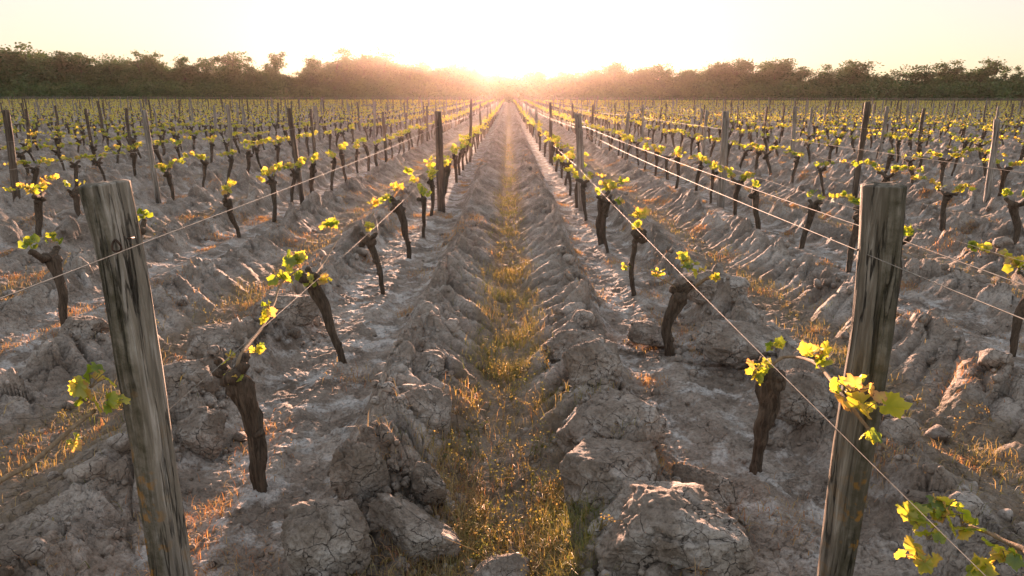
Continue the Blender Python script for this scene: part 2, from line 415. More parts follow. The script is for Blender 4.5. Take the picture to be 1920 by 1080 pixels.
def clod_mesh(name, dims, seed, sub=ICO6, k=1.6):
    V, F = sub; r = np.random.default_rng(seed)
    # superquadric block with random planar cuts
    n = V/np.linalg.norm(V, axis=1)[:, None]
    rad = 1/np.sum(np.abs(n)**3.2, axis=1)**(1/3.2)
    for q in range(9):
        d = r.normal(size=3); d /= np.linalg.norm(d); o = .72+.25*r.random()
        dot = n@d; rad = np.where(dot > .05, np.minimum(rad, o/np.maximum(dot, .05)), rad)
    p = n*rad[:, None]
    if sub is not ICO2:
        p = p+.10*np.stack([fbm(p[:, 1]*2.5+q*7, p[:, 2]*2.5+p[:, 0], seed+q, 3) for q in (0, 1, 2)], 1); e, a, t = voro3(p*k+seed*1.7, seed); ck = sstep(.45, .7, vnoise(p[:, 0]*2.1+seed, p[:, 2]*2.1+p[:, 1], seed)); rad = rad+.07*(a-.5)+.12*t-.06*ck*np.exp(-(e/.035)**2)
        e, a, t = voro3(p*k*2.7+n*.3+seed, seed+7); rad = rad+(.03*(a-.5)+.05*t)*(1-.5*ck)-.03*(1-ck)*np.exp(-(e/.05)**2)
        e, a, t = voro3(p*k*7+seed, seed+11); rough = .25+.9*sstep(.4, .65, vnoise(p[:, 0]*1.6+3+seed, p[:, 2]*1.6-p[:, 1], seed+2)); rad = rad+rough*(.02*(a-.5)+.03*t)+rough*.03*fbm(p[:, 0]*9+p[:, 1]*5, p[:, 2]*9-p[:, 1]*6, seed, 4)
    else:
        rad = rad+r.normal(size=len(rad))*.05
    return (n*rad[:, None])*np.asarray(dims)[None]*.5, F
def rot(rx, ry, rz):
    from mathutils import Euler
    return np.array(Euler((rx, ry, rz)).to_matrix())
CPOS = []
CLODS = [  # px, py (centre), width, height px, thickness factor, tilt, label
 (1243, 1020, 240, 150, 1.0, (-.15, -.1, .2), 'big cracked grey clay clod at the bottom edge right of the grass'),
 (1135, 890, 165, 120, .9, (.1, .1, -.3), 'squat upright cracked clod, second from the bottom right of the grass'),
 (1140, 795, 175, 95, .9, (.0, -.15, .4), 'wide clod with pale smooth cap on the right ridge'),
 (1112, 712, 105, 95, .9, (.1, .15, .8), 'rounded clod with split face topping the right ridge'),
 (1322, 893, 115, 85, .5, (.5, .25, -.5), 'tilted flat slab of dry clay beside the right vine strip'),
 (1080, 655, 110, 60, .8, (.1, .1, .5), 'low broad clod behind the rounded one on right ridge'),
 (1225, 585+30, 90, 40, .7, (.1, .2, .2), 'small clod lying at foot of second right vine'),
 (795, 697, 95, 62, .9, (.1, -.1, .3), 'small round clod at the left edge of the grass strip'),
 (790, 772, 110, 95, .9, (.1, -.3, -.2), 'blocky clod on left ridge with smooth slice on its side'),
 (682, 905, 95, 165, .55, (.25, -.35, .45), 'tall narrow clod standing upright on the left ridge'),
 (800, 905, 75, 130, .45, (.5, .35, -.35), 'thin clay slice leaning inward left of the grass'),
 (775, 985, 165, 100, .5, (.35, .35, -.45), 'long shiny clay slice sloping towards the grass, bottom left'),
 (620, 1045, 130, 130, .8, (.2, -.2, .3), 'crumbling clod cut by the bottom edge, left ridge'),
 (940, 1050, 95, 55, .8, (.1, .1, .9), 'small knobbly clod at the bottom edge amid the grass'),
 (375, 800, 90, 80, .8, (.1, .1, .2), 'grey clod right beside the leaning left post'),
 (345, 740, 110, 80, .8, (.1, -.1, .7), 'cracked clod behind the leaning left post'),
 (1400, 640, 170, 65, .7, (.15, .1, -.6), 'long flaky clod on the ridge beyond the right vines'),
 (1500, 750, 110, 100, .8, (.2, .1, -.2), 'pale cracked clod between first right vine and the right post'),
 (1330, 560, 120, 50, .7, (.1, .1, -.5), 'flat clod on the ridge behind second right vine'),
 (540, 590, 110, 60, .7, (.1, .1, .5), 'cracked brown clod on ridge left of second left vine'),
 (420, 640, 130, 60, .7, (.1, .1, .5), 'flaky layered clod behind the first left vine'),
 (165, 630, 90, 55, .8, (.1, .1, .5), 'dull rounded clod left of the leaning left post'),
]
for i, (px, py, wpx, hpx, th, tl, lab) in enumerate(CLODS):
    g = PG(px, py+hpx*.32, 0.05); dist = math.hypot(g[1], CAMZ)
    wd = wpx/FPX*dist*1.02; hh = hpx/FPX*dist*1.1
    V, F = clod_mesh('clod', (wd, wd*th if th > .6 else wd*th*1.0, hh), 100+i)
    V = V@rot(*tl).T
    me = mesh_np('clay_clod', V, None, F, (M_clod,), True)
    base = float(gz(g[0], g[1], 1)[0])
    o = link('clay_clod', me, None, (g[0], g[1], max(0.0, base*.55)+hh*.34))
    CPOS.append((g[0], g[1], wd))
    tag(o, lab, 'clod', 'large clay clods on the ploughed ridges')
# loose crumbs
def crumbs():
    mb = MB(); T = [clod_mesh('c', (1, .9, .75), 300+q, ICO2) for q in range(10)]
    for q in range(10):
        n = 700; y = .95*np.exp(rng.random(n)*2.1); x = (rng.random(n)*2-1)*(1.2+.8*y)
        u, k = zones(x, y); au = np.abs(u)
        pr = np.exp(-((au-.45)/.16)**2)+.12
        m = rng.random(n) < pr; x, y = x[m], y[m]; n = len(x)
        sz = .010+.05*rng.random(n)**3.5
        z = gz(x, y, 3)+sz*.15
        A = frames(n, rng, .5)
        scatter(mb, T[q][0], T[q][1], np.stack([x, y, z], 1), A, sz, np.full(n, .5))
    for (cx_, cy_, wd) in CPOS:                 # rubble fallen round each clod
        n = 90; a = rng.random(n)*6.283; d = wd*(.42+.28*rng.random(n)**1.5); x = cx_+np.cos(a)*d; y = cy_+np.sin(a)*d
        sz = .006+.034*rng.random(n)**2.5; q = int(rng.integers(10))
        scatter(mb, T[q][0], T[q][1], np.stack([x, y, gz(x, y, 3)+sz*.3], 1), frames(n, rng, .5), sz, np.full(n, .5))
    I3 = ico(3); T = [clod_mesh('c', (1, .8+.3*rng.random(), .55+.35*rng.random()), 330+q, I3) for q in range(14)]
    for q in range(14):
        n = 90; y = 1.3*np.exp(rng.random(n)*2.5); x = (rng.random(n)*2-1)*(1.2+.8*y)
        u, k = zones(x, y); au = np.abs(u); m = rng.random(n) < np.exp(-((au-.44)/.13)**2)+.03
        x, y = x[m], y[m]; n = len(x)
        if not n: continue
        sz = .045+.09*rng.random(n)**2
        A = frames(n, rng, 1.2)
        scatter(mb, T[q][0], T[q][1], np.stack([x, y, gz(x, y, 2)+sz*.08], 1), A, sz, np.full(n, .5))
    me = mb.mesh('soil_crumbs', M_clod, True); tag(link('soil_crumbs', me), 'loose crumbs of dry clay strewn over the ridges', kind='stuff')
crumbs()

# ------------------------------------------------------------------ posts
def post_mesh(name, pts, rads, seed, mat, sides=72, rings=220, split=None, flat=.0, topslant=.01, crack=1.0, mossdir=None):
    r = np.random.default_rng(seed)
    c = smooth_path(pts, rings); t = np.linspace(0, 1, rings)
    rad = np.interp(t, np.linspace(0, 1, len(rads)), rads)
    th = np.arange(sides)*2*math.pi/sides
    shape = 1+.06*np.cos(2*th+r.random()*6)+.04*np.cos(3*th+r.random()*6)
    if split is not None:                      # one sawn/split flank
        for (ang, off) in split:
            dd = np.cos(th-ang); shape = np.where(dd > 0.05, np.minimum(shape, off/np.maximum(dd, .05)), shape)
    L = t[:, None]*1.4; cx = np.cos(th)[None, :]; sx = np.sin(th)[None, :]
    g1 = fbm(cx*9+L*.35+seed, sx*9+L*.6, seed, 3); g2 = fbm(cx*22+seed+L*.8, sx*22+L*1.1, seed+3, 3)
    groove = -np.exp(-((vnoise(cx*5+seed+L*.25, sx*5+L*.4, seed+7)-.5)/.022)**2)*sstep(.35, .6, vnoise(cx*3+L*2.2, sx*3+L*2, seed+9))
    rr = rad[:, None]*(shape[None, :]*(1+.03*fbm(L*3+cx, sx+L, seed+1, 2))+crack*(.055*g1+.035*g2+.26*groove))
    V = np.stack([c[:, None, 0]+rr*cx, c[:, None, 1]+rr*sx, c[:, None, 2]+0*rr], -1)
    moss = np.full((rings, sides), .15)
    if mossdir is not None: moss = np.clip(sstep(-.1, .5, np.cos(th-mossdir))[None, :]+.25*g1, 0, 1)
    # top: jagged, slightly slanted, rounded edge
    V[-1, :, :2] = c[-1, :2]+(V[-1, :, :2]-c[-1, :2])*.93
    top = V[-1].copy(); caps = [top]
    for f in (.75, .5, .25):
        q = top.copy(); q[:, :2] = c[-1, :2]+(top[:, :2]-c[-1, :2])*f; q[:, 2] += .003+.004*fbm(q[:, 0]*60, q[:, 1]*60, seed+5, 2); caps.append(q)
    slant = (V[..., 0]-c[:, None, 0])*topslant*np.clip((t[:, None]-.93)/.07, 0, 1)*10; V[..., 2] += slant
    V = V.reshape(-1, 3)
    extra = np.concatenate(caps[1:]); extra[:, 2] += (extra[:, 0]-c[-1, 0])*topslant*10
    n = rings; V = np.concatenate([V, extra, [c[-1]+np.array([0, 0, .004])]])
    ii = np.arange(n+2)[:, None]*sides; j = np.arange(sides)[None, :]; j2 = (j+1) % sides
    F = np.stack([ii+j, ii+j2, ii+sides+j2, ii+sides+j], -1).reshape(-1, 4)
    jj = np.arange(sides); F3 = np.stack([(n+2)*sides+jj, (n+2)*sides+(jj+1) % sides, np.full(sides, len(V)-1)], 1)
    tint = np.concatenate([moss.ravel(), np.full(len(extra)+1, .6)])
    return mesh_np(name, V, F, F3, (mat,), True, {'tint': tint})
def cyl_at(name, a, b, r, mat, parent):
    mb = MB(); tube(mb, [a, (np.asarray(a)+np.asarray(b))/2, b], r, 6); return mb.build(name, mat, parent)
# left near post
YL = 1.62
tl_, ml_, bl_ = P(196, 345, YL), P(262, 680, YL), P(326, 1080, YL)
bl0 = bl_+(bl_-ml_)*.45
org = np.array([bl0[0], YL, 0.0])
pm = post_mesh('vineyard_post', [bl0-org, bl_-org, P(290, 850, YL)-org, ml_-org, P(232, 500, YL)-org, tl_-org], [.055, .052, .049, .052, .051, .054], 11, M_postL,
               split=[(-.35, .84), (1.2, .9)], topslant=.012, mossdir=-2.62)
pl = link('vineyard_post', pm, None, org)
tag(pl, 'large leaning split post with grey and mossy halves, front left', 'post', 'wooden trellis posts')
q = P(243, 450, YL-.06)-org; cyl_at('nail', q+np.array([0, .02, 0]), q+np.array([.003, -.012, .004]), .0022, M_nail, pl)
q = P(219, 462, YL-.06)-org
mb = MB(); tube(mb, [q+np.array([.010*math.cos(a), .0-.004*math.sin(a*2), .014*math.sin(a)]) for a in np.linspace(0, 6.2, 14)], .0026, 6); mb.build('staple', M_nail, pl)
YR = 1.62
tr_, mr_, br_ = P(1658, 345, YR), P(1634, 640, YR), P(1567, 1080, YR)
br0 = br_+(br_-mr_)*.3
org = np.array([br0[0], YR, 0.0])
pm = post_mesh('vineyard_post', [br0-org, br_-org, P(1604, 830, YR)-org, mr_-org, P(1650, 480, YR)-org, tr_-org], [.044, .045, .052, .050, .049, .050], 23, M_postR,
               split=[(-1.9, .93)], topslant=.001, crack=.9, mossdir=-.6)
pr = link('vineyard_post', pm, None, org)
tag(pr, 'large round grey post with flat top and split grain, front right', 'post', 'wooden trellis posts')
q = P(1608, 470, YR-.05)-org; cyl_at('nail', q+np.array([.012, .02, 0]), q+np.array([-.004, -.008, .004]), .0022, M_nail, pr)

ORD = 'first second third fourth fifth sixth seventh eighth ninth tenth eleventh twelfth thirteenth fourteenth fifteenth sixteenth seventeenth eighteenth nineteenth twentieth'.split()
TENS = {20: 'twenty', 30: 'thirty', 40: 'forty', 50: 'fifty', 60: 'sixty', 70: 'seventy'}
TENTH = {30: 'thirtieth', 40: 'fortieth', 50: 'fiftieth', 60: 'sixtieth', 70: 'seventieth'}
def ordn(i):                      # 1-based
    if i <= 20: return ORD[i-1]
    t = i//10*10; return TENTH[t] if i == t else TENS[t]+'-'+ORD[i-t-1]
def rowphrase(k):                 # k: ..-2,-1,1,2.. rows left/right of the middle strip
    if abs(k) == 1: return 'in the row just %s of the grassy middle strip' % ('left' if k < 0 else 'right')
    return 'in the %s row %s of the middle strip' % (ordn(abs(k)), 'left' if k < 0 else 'right')
def rowx(k): return (abs(k)-.5)*GAP*(1 if k > 0 else -1)
FIELD = 128.0
def inframe(x, y, z, m=25):
    a, b, d = proj(x, y, z); return d > .1 and -m < a < 1920+m and b < 1105
# generic posts: ten shapes, each pale or dark
PV = []
for q in range(10):
    r = np.random.default_rng(50+q); h = 1.0
    ln = r.normal(size=2)*.02
    pts = [(0, 0, -.06), (ln[0]*.3, ln[1]*.3, .35), (ln[0]*.8+.008*r.normal(), ln[1]*.8, .7), (ln[0], ln[1], h)]
    rd = .034+.012*r.random()
    sp = [(r.random()*6, .7+.2*r.random())] if q % 2 else None
    PV.append(post_mesh('vineyard_post', pts, [rd*1.05, rd, rd*.98, rd*.92], 60+q, M_ppale if q in (1, 3, 6, 9) else M_pdark, sides=20, rings=36, split=sp, topslant=.0, crack=1))
known = {  # row: (Y, top px, top py, base px, variant)
 -1: (8.6, 818, 209, 828, 0), -2: (9.3, 545, 204, 569, 2), -3: (9.4, 272, 208, 300, 1), -4: (8.9, 12, 208, 36, 4),
 1: (8.6, 1085, 212, 1092, 6), 2: (9.0, 1357, 208, 1351, 3), 3: (9.2, 1618, 190, 1598, 5), 4: (8.9, 1876, 222, 1848, 9)}
posts = []
for k in list(range(-58, 0))+list(range(1, 59)):
    r = np.random.default_rng(900+k)
    y0 = known[k][0] if k in known else 8.9+r.normal()*.5
    j = 0; yy = y0
    if abs(k) > 4 and r.random() < .5: yy += 0
    while yy < FIELD:
        posts.append((k, yy, j)); j += 1; yy = y0+7.1*j+r.normal()*.35
posts = [p for p in posts if inframe(rowx(p[0]), p[1], .6+rise(p[1]), 40)]
posts.sort(key=lambda p: p[1])
cnt = {-1: 1, 1: 1}; stuffp = []
TP = MB()
for idx, (k, y, j) in enumerate(posts):
    r = np.random.default_rng(idx+4000); x = rowx(k)+r.normal()*.03
    base = float(rise(np.array(y)))
    if j == 0 and k in known:
        Y, tx, ty, bx, var = known[k]; top = P(tx, ty, Y); bt = P(bx, 395, Y); x = bt[0]; h = top[2]; lean = math.atan2(top[0]-x, h)
        leany = 0
    else:
        var = int(r.integers(10)); h = float(np.clip(1.16+r.normal()*.07, .98, 1.34)); lean = r.normal()*.03; leany = r.normal()*.025
    if idx < 298:
        o = link('vineyard_post', PV[var], None, (x, y, base)); o.scale = (1, 1, h); o.rotation_euler = (leany, lean, 0 if var == 9 else r.random()*.6)
        cnt[k] = cnt.get(k, 0)+1
        kind = 'pale grey' if var in (1, 3, 6, 9) else 'dark brown'
        pos = ordn(cnt[k]) + ' from the front '
        tag(o, '%s post, %s%s' % (kind, pos, rowphrase(k).replace('the grassy middle strip', 'the grass').replace('the middle strip', 'the grass')), 'post', 'wooden trellis posts')
    else:
        m = MB(); rr = .027; tube(TP, [(x, y, base-.05), (x+lean*h, y, base+h)], rr, 5)
if TP.n: tag(TP.build('distant_posts', M_pdark), 'thin posts of the farthest rows before the wood', kind='stuff')

# ------------------------------------------------------------------ wires
def wire(k, z, off, rad, label, seed, yend=FIELD, keyposts=None):
    r = np.random.default_rng(seed); X = rowx(k); ya = (1.62 if (k == -1 and z < .8) else 0.5) if abs(k) < 3 else max(.8, (abs(X)/.78)-2)
    ps = [ya]+[p[1] for p in posts if p[0] == k and p[1] > ya] if abs(k) > 1 else ([ya, 1.62] if ya < 1.6 else [ya])+[p[1] for p in posts if p[0] == k]
    ps.append(yend); pts = []
    zz = [z+r.normal()*.012 for _ in ps]
    for a in range(len(ps)-1):
        n = 10 if ps[a] < 15 else 4
        sag = (.012+.02*r.random())*min(1, (ps[a+1]-ps[a])/7)
        for q in range(n):
            f = q/n; y = ps[a]+(ps[a+1]-ps[a])*f
            pts.append((X+off, y, zz[a]*(1-f)+zz[a+1]*f-sag*4*f*(1-f)+float(rise(np.array(y)))))
    pts = np.array(pts)
    mb = MB(); R_ = np.interp(pts[:, 1], [0, 4, 20, 60, 130], [rad, rad, rad*1.2, rad*1.8, rad*2.6])
    tube(mb, pts, R_, 6 if abs(k) < 5 else 4)
    tag(mb.build('trellis_wire', M_wire), label, 'wire', 'galvanised trellis wires')
for k in [q for q in range(-45, 46) if q]:
    rp = rowphrase(k).replace('in the row', 'along the row').replace('in the', 'along the')
    X = rowx(k)
    wire(k, 1.012 if k == -1 else .987, (-.052 if k == 1 else .055 if k == -1 else .04), (.0012 if abs(k) < 3 else .0009), 'upper wire '+rp, 700+k)
    if k == 1: wire(k, 1.0, (.05 if k == 1 else -.05 if k == -1 else -.04), .0011, 'outer upper wire '+rp, 1700+k)
    wire(k, .53, -.06 if k == 1 else .0, .0009, 'low thin wire '+rp, 2700+k)

# ------------------------------------------------------------------ leaves
def grape_leaf(n=26):
    ph = np.linspace(-math.pi*.93, math.pi*.93, n)
    lob = [(-2.25, .74, .50), (-1.15, .90, .46), (0, 1.0, .46), (1.15, .90, .46), (2.25, .74, .50)]
    r = np.full(n, .70)
    for a, h, w_ in lob: r = np.maximum(r, h*np.exp(-((ph-a)/w_)**2*.55))
    r = r*(1+.07*np.where(np.arange(n) % 2, 1, -1)*(n > 14))*.55
    x = np.sin(ph)*r; y = np.cos(ph)*r+.18
    z = -.42*(x**2+y**2)+.085*np.cos(ph*5.4)*(r/.55)+.05*np.sin(ph*9)*(r/.55)**2
    V = [(0, .12, .02)]+list(zip(x, y, z)); 
    F = [(0, i, i+1) for i in range(1, n)]
    return np.array(V), np.array(F)[:, ::-1]
LEAF_H = grape_leaf(28); LEAF_M = grape_leaf(11)
LEAF_S = (np.array([(0, -.35, 0), (.45, 0, -.08), (0, .55, -.12), (-.45, 0, -.08)]), np.array([(0, 1, 2), (0, 2, 3)]))
def cluster(mb, p, n, size, r, T, spread=.6, mbc=None, up=None):
    p = np.asarray(p, float); d = r.normal(size=(n, 3)); d[:, 2] = np.abs(d[:, 2])+.3; d /= np.linalg.norm(d, axis=1)[:, None]
    sz = size*(.45+.75*r.random(n)); pos = p+d*(size*spread*(.3+.9*r.random(n)))[:, None]
    base = r.random(); ti = np.clip(.25+.5*base+.22*r.normal(size=n), 0, .92)
    ti[r.random(n) < .06] = 1
    scatter(mb, T[0], T[1], pos, frames(n, r, .5), sz, ti, grad=.16)
    if mbc is not None:
        for q in range(n): tube(mbc, [p, (p+pos[q])/2+[0, 0, .003], pos[q]], [.0016, .0012, .0009], 4, cap=False)
def knob(mb, p, rad, r, seed):
    V, F = ICO2; n = np.asarray(V); rr = 1+.25*fbm(n[:, 0]*2+seed, n[:, 1]*2+n[:, 2]*1.7, seed, 2)
    mb.add(n*rr[:, None]*rad*np.array([1, 1.15, .9])+np.asarray(p), None, F)

def make_vine(seed, trunk=None, head=None, canes=None, clus=None, hero=False, small=False, thick=1.0):
    """returns trunk, cane and foliage builders in local coordinates"""
    r = np.random.default_rng(seed); tb, cb, lb = MB(), MB(), MB(); cb.other = MB()
    H_ = .38+.07*r.random()
    if trunk is None:
        lx, ly = r.normal()*.05, r.normal()*.07
        b1 = r.normal(size=2)*.022
        trunk = [(0, 0, -.06), (b1[0]*.4, b1[1]*.4, .08), (lx*.4+b1[0], ly*.4+b1[1], H_*.5), (lx*.8, ly*.9, H_*.85), (lx, ly, H_)]
    trunk = np.array(trunk, float); n = 70 if hero else 14
    tp = smooth_path(trunk, n); t = np.linspace(0, 1, n)
    tp[:, :2] += np.stack([fbm(t*5+seed, t*0+1, seed, 2), fbm(t*5+seed, t*0+5, seed+1, 2)], 1)*.012
    rad = np.interp(t, [0, .12, .35, .7, .9, 1], [.030, .021, .020, .027, .036, .022])*thick*(1+.1*r.normal())
    tube(tb, tp, rad*(.80 if hero else .95), 36 if hero else 8, .5 if hero else .4, seed, freq=34)
    hd = tp[-1]
    # knobbly head and short arms
    for q in range(5 if hero else 3):
        knob(tb, hd+r.normal(size=3)*.020*thick+[0, 0, -.012], (.020+.011*r.random())*thick, r, seed+q)
    ends = []
    if canes is not None:
        for q in range(4):
            a = r.random()*6.28; e = hd+np.array([math.cos(a)*.05, math.sin(a)*.06, .005+.05*r.random()])
            tube(tb, smooth_path([hd-[0, 0, .01], (hd+e)/2+[0, 0, -.004], e], 7), np.linspace(.021, .013, 7), 12, .6, seed+40+q)
            knob(tb, e, .015, r, seed+50+q)
        for q in range(3):
            p = tp[int(n*(.35+.5*r.random()))]; knob(tb, p+r.normal(size=3)*.012, .018, r, seed+60+q)
    for s in (-1, 1):
        if canes is None:
            L = .06+.09*r.random(); e = hd+np.array([r.normal()*.015, s*L, .03+.03*r.random()])
            a = smooth_path([hd, (hd+e)/2+[0, 0, .012*r.normal()], e], 8)
            tube(tb, a, np.interp(np.linspace(0, 1, 8), [0, .7, 1], [.024, .017, .014])*thick, 12 if hero else 6, .35, seed+30+s)
            knob(tb, e, .016*thick, r, seed+77+s); ends.append((e, s))
    if canes is None:
        for e, s in ends:
            if r.random() < .85:
                L = .25+.35*r.random(); z1 = .53-0
                c = smooth_path([e, e+[0, s*.05, .05], (e[0]*.4, e[1]+s*L*.5, z1+.02*r.random()), (0, e[1]+s*L, z1-.02*r.random())], 12)
                tube(cb if s < 0 else cb.other, c, np.linspace(.006, .0035, 12), 6)
                for q in range(2, 12, 2 if r.random() < .6 else 3):
                    cluster(lb, c[q], int(r.integers(4, 10)), .058, r, LEAF_S if small else LEAF_M, .6)
            cluster(lb, e+[0, 0, .03], int(r.integers(5, 11)), .058, r, LEAF_S if small else LEAF_M, .9)
    else:
        for c in canes:
            c = np.array(c[0]), c[1]
            p = smooth_path(c[0], 26); p[:, 0] += .003*fbm(np.linspace(0, 9, 26), np.zeros(26), seed+3, 2)
            rr = np.linspace(c[1], c[1]*.6, 26)*(1+.25*(np.arange(26) % 6 == 0)); tube(cb, p, rr, 10)
    for (p, nn, sz) in (clus or []):
        cluster(lb, p, nn, sz, r, LEAF_H, .75, cb)
    return tb, cb, lb
def put_vine(tb, cb, lb, loc, rz, label):
    o = empty('grapevine', loc, rz); tag(o, label, 'vine', 'grapevines trained along the wires')
    tb.build('trunk', M_bark, o)
    if cb.n: cb.build('cane', M_cane, o)
    if lb.n: lb.build('foliage', M_leaf, o, True)
    return o
# ---- foreground vines set out one by one: base pixel, head, canes and leaf clusters
def hero(seed, base, pts, canes, clus, label, thick=1.0):
    g = PG(*base, z=-.02); Y = g[1]; org = np.array([g[0], Y, 0])
    tr = [np.array([0, 0, -.07])]+[P(a, b, Y+dy)-org for a, b, dy in pts]
    cs = [([P(a, b, Y+dy)-org for a, b, dy in c], r) for c, r in canes]
    cl = [(P(a, b, Y+dy-.03)-org, n+2, s*1.12) for a, b, dy, n, s in clus]
    tb, cb, lb = make_vine(seed, tr, None, cs, cl, True, thick=thick)
    put_vine(tb, cb, lb, org, 0, label); return Y
heroY = {-1: [], 1: []}
heroY[-1].append(hero(1, (487, 925), [(487, 915, 0), (482, 840, 0), (470, 770, 0), (440, 705, .0)],
    [([(445, 700, 0), (452, 668, .03), (495, 610, .35), (515, 570, .6), (528, 530, .8), (560, 505, 1.0)], .0065)],
    [(440, 715, -.02, 5, .035), (437, 675, 0, 4, .03), (505, 585, .4, 6, .04), (500, 600, .4, 3, .035), (478, 660, .1, 3, .04), (525, 525, .8, 4, .05)],
    'thick nearest vine left of the grass with orange lichen on its trunk', 1.25))
heroY[-1].append(hero(2, (643, 685), [(643, 680, 0), (630, 640, 0), (610, 590, 0), (585, 528, 0)],
    [([(588, 525, 0), (560, 505, 0), (540, 515, -.1), (525, 530, -.3)], .006), ([(588, 520, 0), (610, 490, .3), (640, 440, .8)], .005)],
    [(556, 492, 0, 9, .062), (545, 520, -.1, 4, .05), (582, 535, -.03, 4, .045), (605, 530, 0, 3, .045), (625, 425, .8, 7, .06)],
    'second vine from the front left of the grass, leaning left with leafy spur', 1.15))
heroY[-1].append(hero(3, (720, 557), [(720, 552, 0), (714, 520, 0), (705, 485, 0), (693, 450, 0)],
    [([(693, 450, 0), (690, 432, .1), (700, 400, .6)], .006)], [(622, 425, -.2, 8, .065), (690, 430, 0, 4, .05), (700, 385, .4, 5, .06)],
    'third vine from the front left of the grass, dark with a bare knobbly head', 1.15))
heroY[-1].append(hero(4, (768, 487), [(768, 482, 0), (764, 450, 0), (757, 415, 0), (744, 382, 0)],
    [([(744, 382, 0), (735, 370, .1), (760, 335, .7)], .006)], [(725, 375, 0, 7, .06), (745, 355, .3, 7, .06), (765, 325, .7, 6, .06)],
    'fourth vine from the front left of the grass, forked at the top', 1.15))
heroY[1].append(hero(11, (1422, 885), [(1420, 875, 0), (1428, 820, 0), (1442, 765, 0), (1440, 705, 0)],
    [([(1442, 700, 0), (1455, 678, 0), (1480, 668, -.02), (1530, 680, -.35), (1575, 735, -.72), (1640, 815, -.86), (1665, 840, -.9)], .006)],
    [(1415, 702, -.02, 7, .045), (1432, 690, 0, 4, .035), (1447, 655, .1, 3, .04), (1538, 672, -.35, 8, .045), (1596, 735, -.80, 5, .060), (1618, 772, -.82, 3, .066), (1650, 830, -.88, 3, .04)],
    'nearest vine right of the grass, its pale cane arching to the post', 1.2))
heroY[1].append(hero(12, (1255, 668), [(1255, 662, 0), (1250, 620, 0), (1262, 580, 0), (1278, 548, 0)],
    [([(1278, 545, 0), (1305, 535, 0), (1325, 522, -.05), (1340, 518, -.1)], .011), ([(1275, 545, 0), (1255, 530, 0), (1232, 520, 0)], .005)],
    [(1282, 490, .05, 7, .06), (1295, 505, 0, 6, .055), (1232, 518, 0, 5, .045), (1340, 522, -.1, 4, .045), (1310, 510, 0, 3, .04)],
    'second vine from the front right of the grass, twisted with side arm', 1.2))
heroY[1].append(hero(13, (1187, 557), [(1187, 552, 0), (1185, 520, 0), (1190, 475, 0), (1195, 442, 0)],
    [([(1195, 440, 0), (1200, 420, .1), (1190, 400, .4)], .006)], [(1197, 408, .1, 9, .06), (1170, 503, 0, 3, .05), (1195, 430, 0, 5, .05)],
    'third vine from the front right of the grass, straight with leaves at mid trunk', 1.15))
heroY[1].append(hero(14, (1140, 477), [(1140, 472, 0), (1134, 440, 0), (1134, 410, 0), (1140, 378, 0)],
    [([(1140, 378, 0), (1150, 365, .1), (1180, 400, -.6)], .006)], [(1150, 355, .1, 9, .06), (1135, 345, .4, 8, .06), (1165, 380, -.2, 6, .05)],
    'fourth vine from the front right of the grass, thick round head', .85))
# vines whose stock stands outside the frame: only their canes reach in
def hero_off(seed, base, canes, clus, label):
    org = np.array([base[0], base[1], 0.0])
    cs = [([P(a, b, y)-org for a, b, y in c], r) for c, r in canes]
    cl = [(P(a, b, y)-org, n+3, s*.76) for a, b, y, n, s in clus]
    tb, cb, lb = make_vine(seed, [(0, 0, -.07), (0, 0, .1), (.01, .02, .25), (0, 0, .42)], None, [([np.array([0, 0, .42])]+list(c), r) for c, r in cs], cl, True)
    put_vine(tb, cb, lb, org, 0, label)
hero_off(21, (.93, 1.02), [([(1935, 1050, 1.12), (1880, 1010, 1.2), (1820, 985, 1.28)], .006)],
    [(1712, 975, 1.30, 7, .062), (1768, 970, 1.30, 5, .070), (1805, 985, 1.27, 4, .06), (1722, 1050, 1.25, 5, .062), (1740, 1010, 1.28, 3, .05), (1830, 1070, 1.2, 5, .07), (1885, 1055, 1.15, 4, .06), (1755, 945, 1.33, 3, .03)],
    'cane with lobed leaves reaching in at the bottom right corner')
hero_off(22, (-1.02, 1.12), [([(-20, 930, 1.25), (60, 870, 1.32), (130, 810, 1.4), (180, 770, 1.46)], .0065)],
    [(172, 728, 1.46, 5, .065), (205, 765, 1.46, 5, .055), (165, 760, 1.46, 3, .06), (140, 835, 1.42, 2, .05)],
    'pale cane with yellow leaves reaching in left of the leaning post')
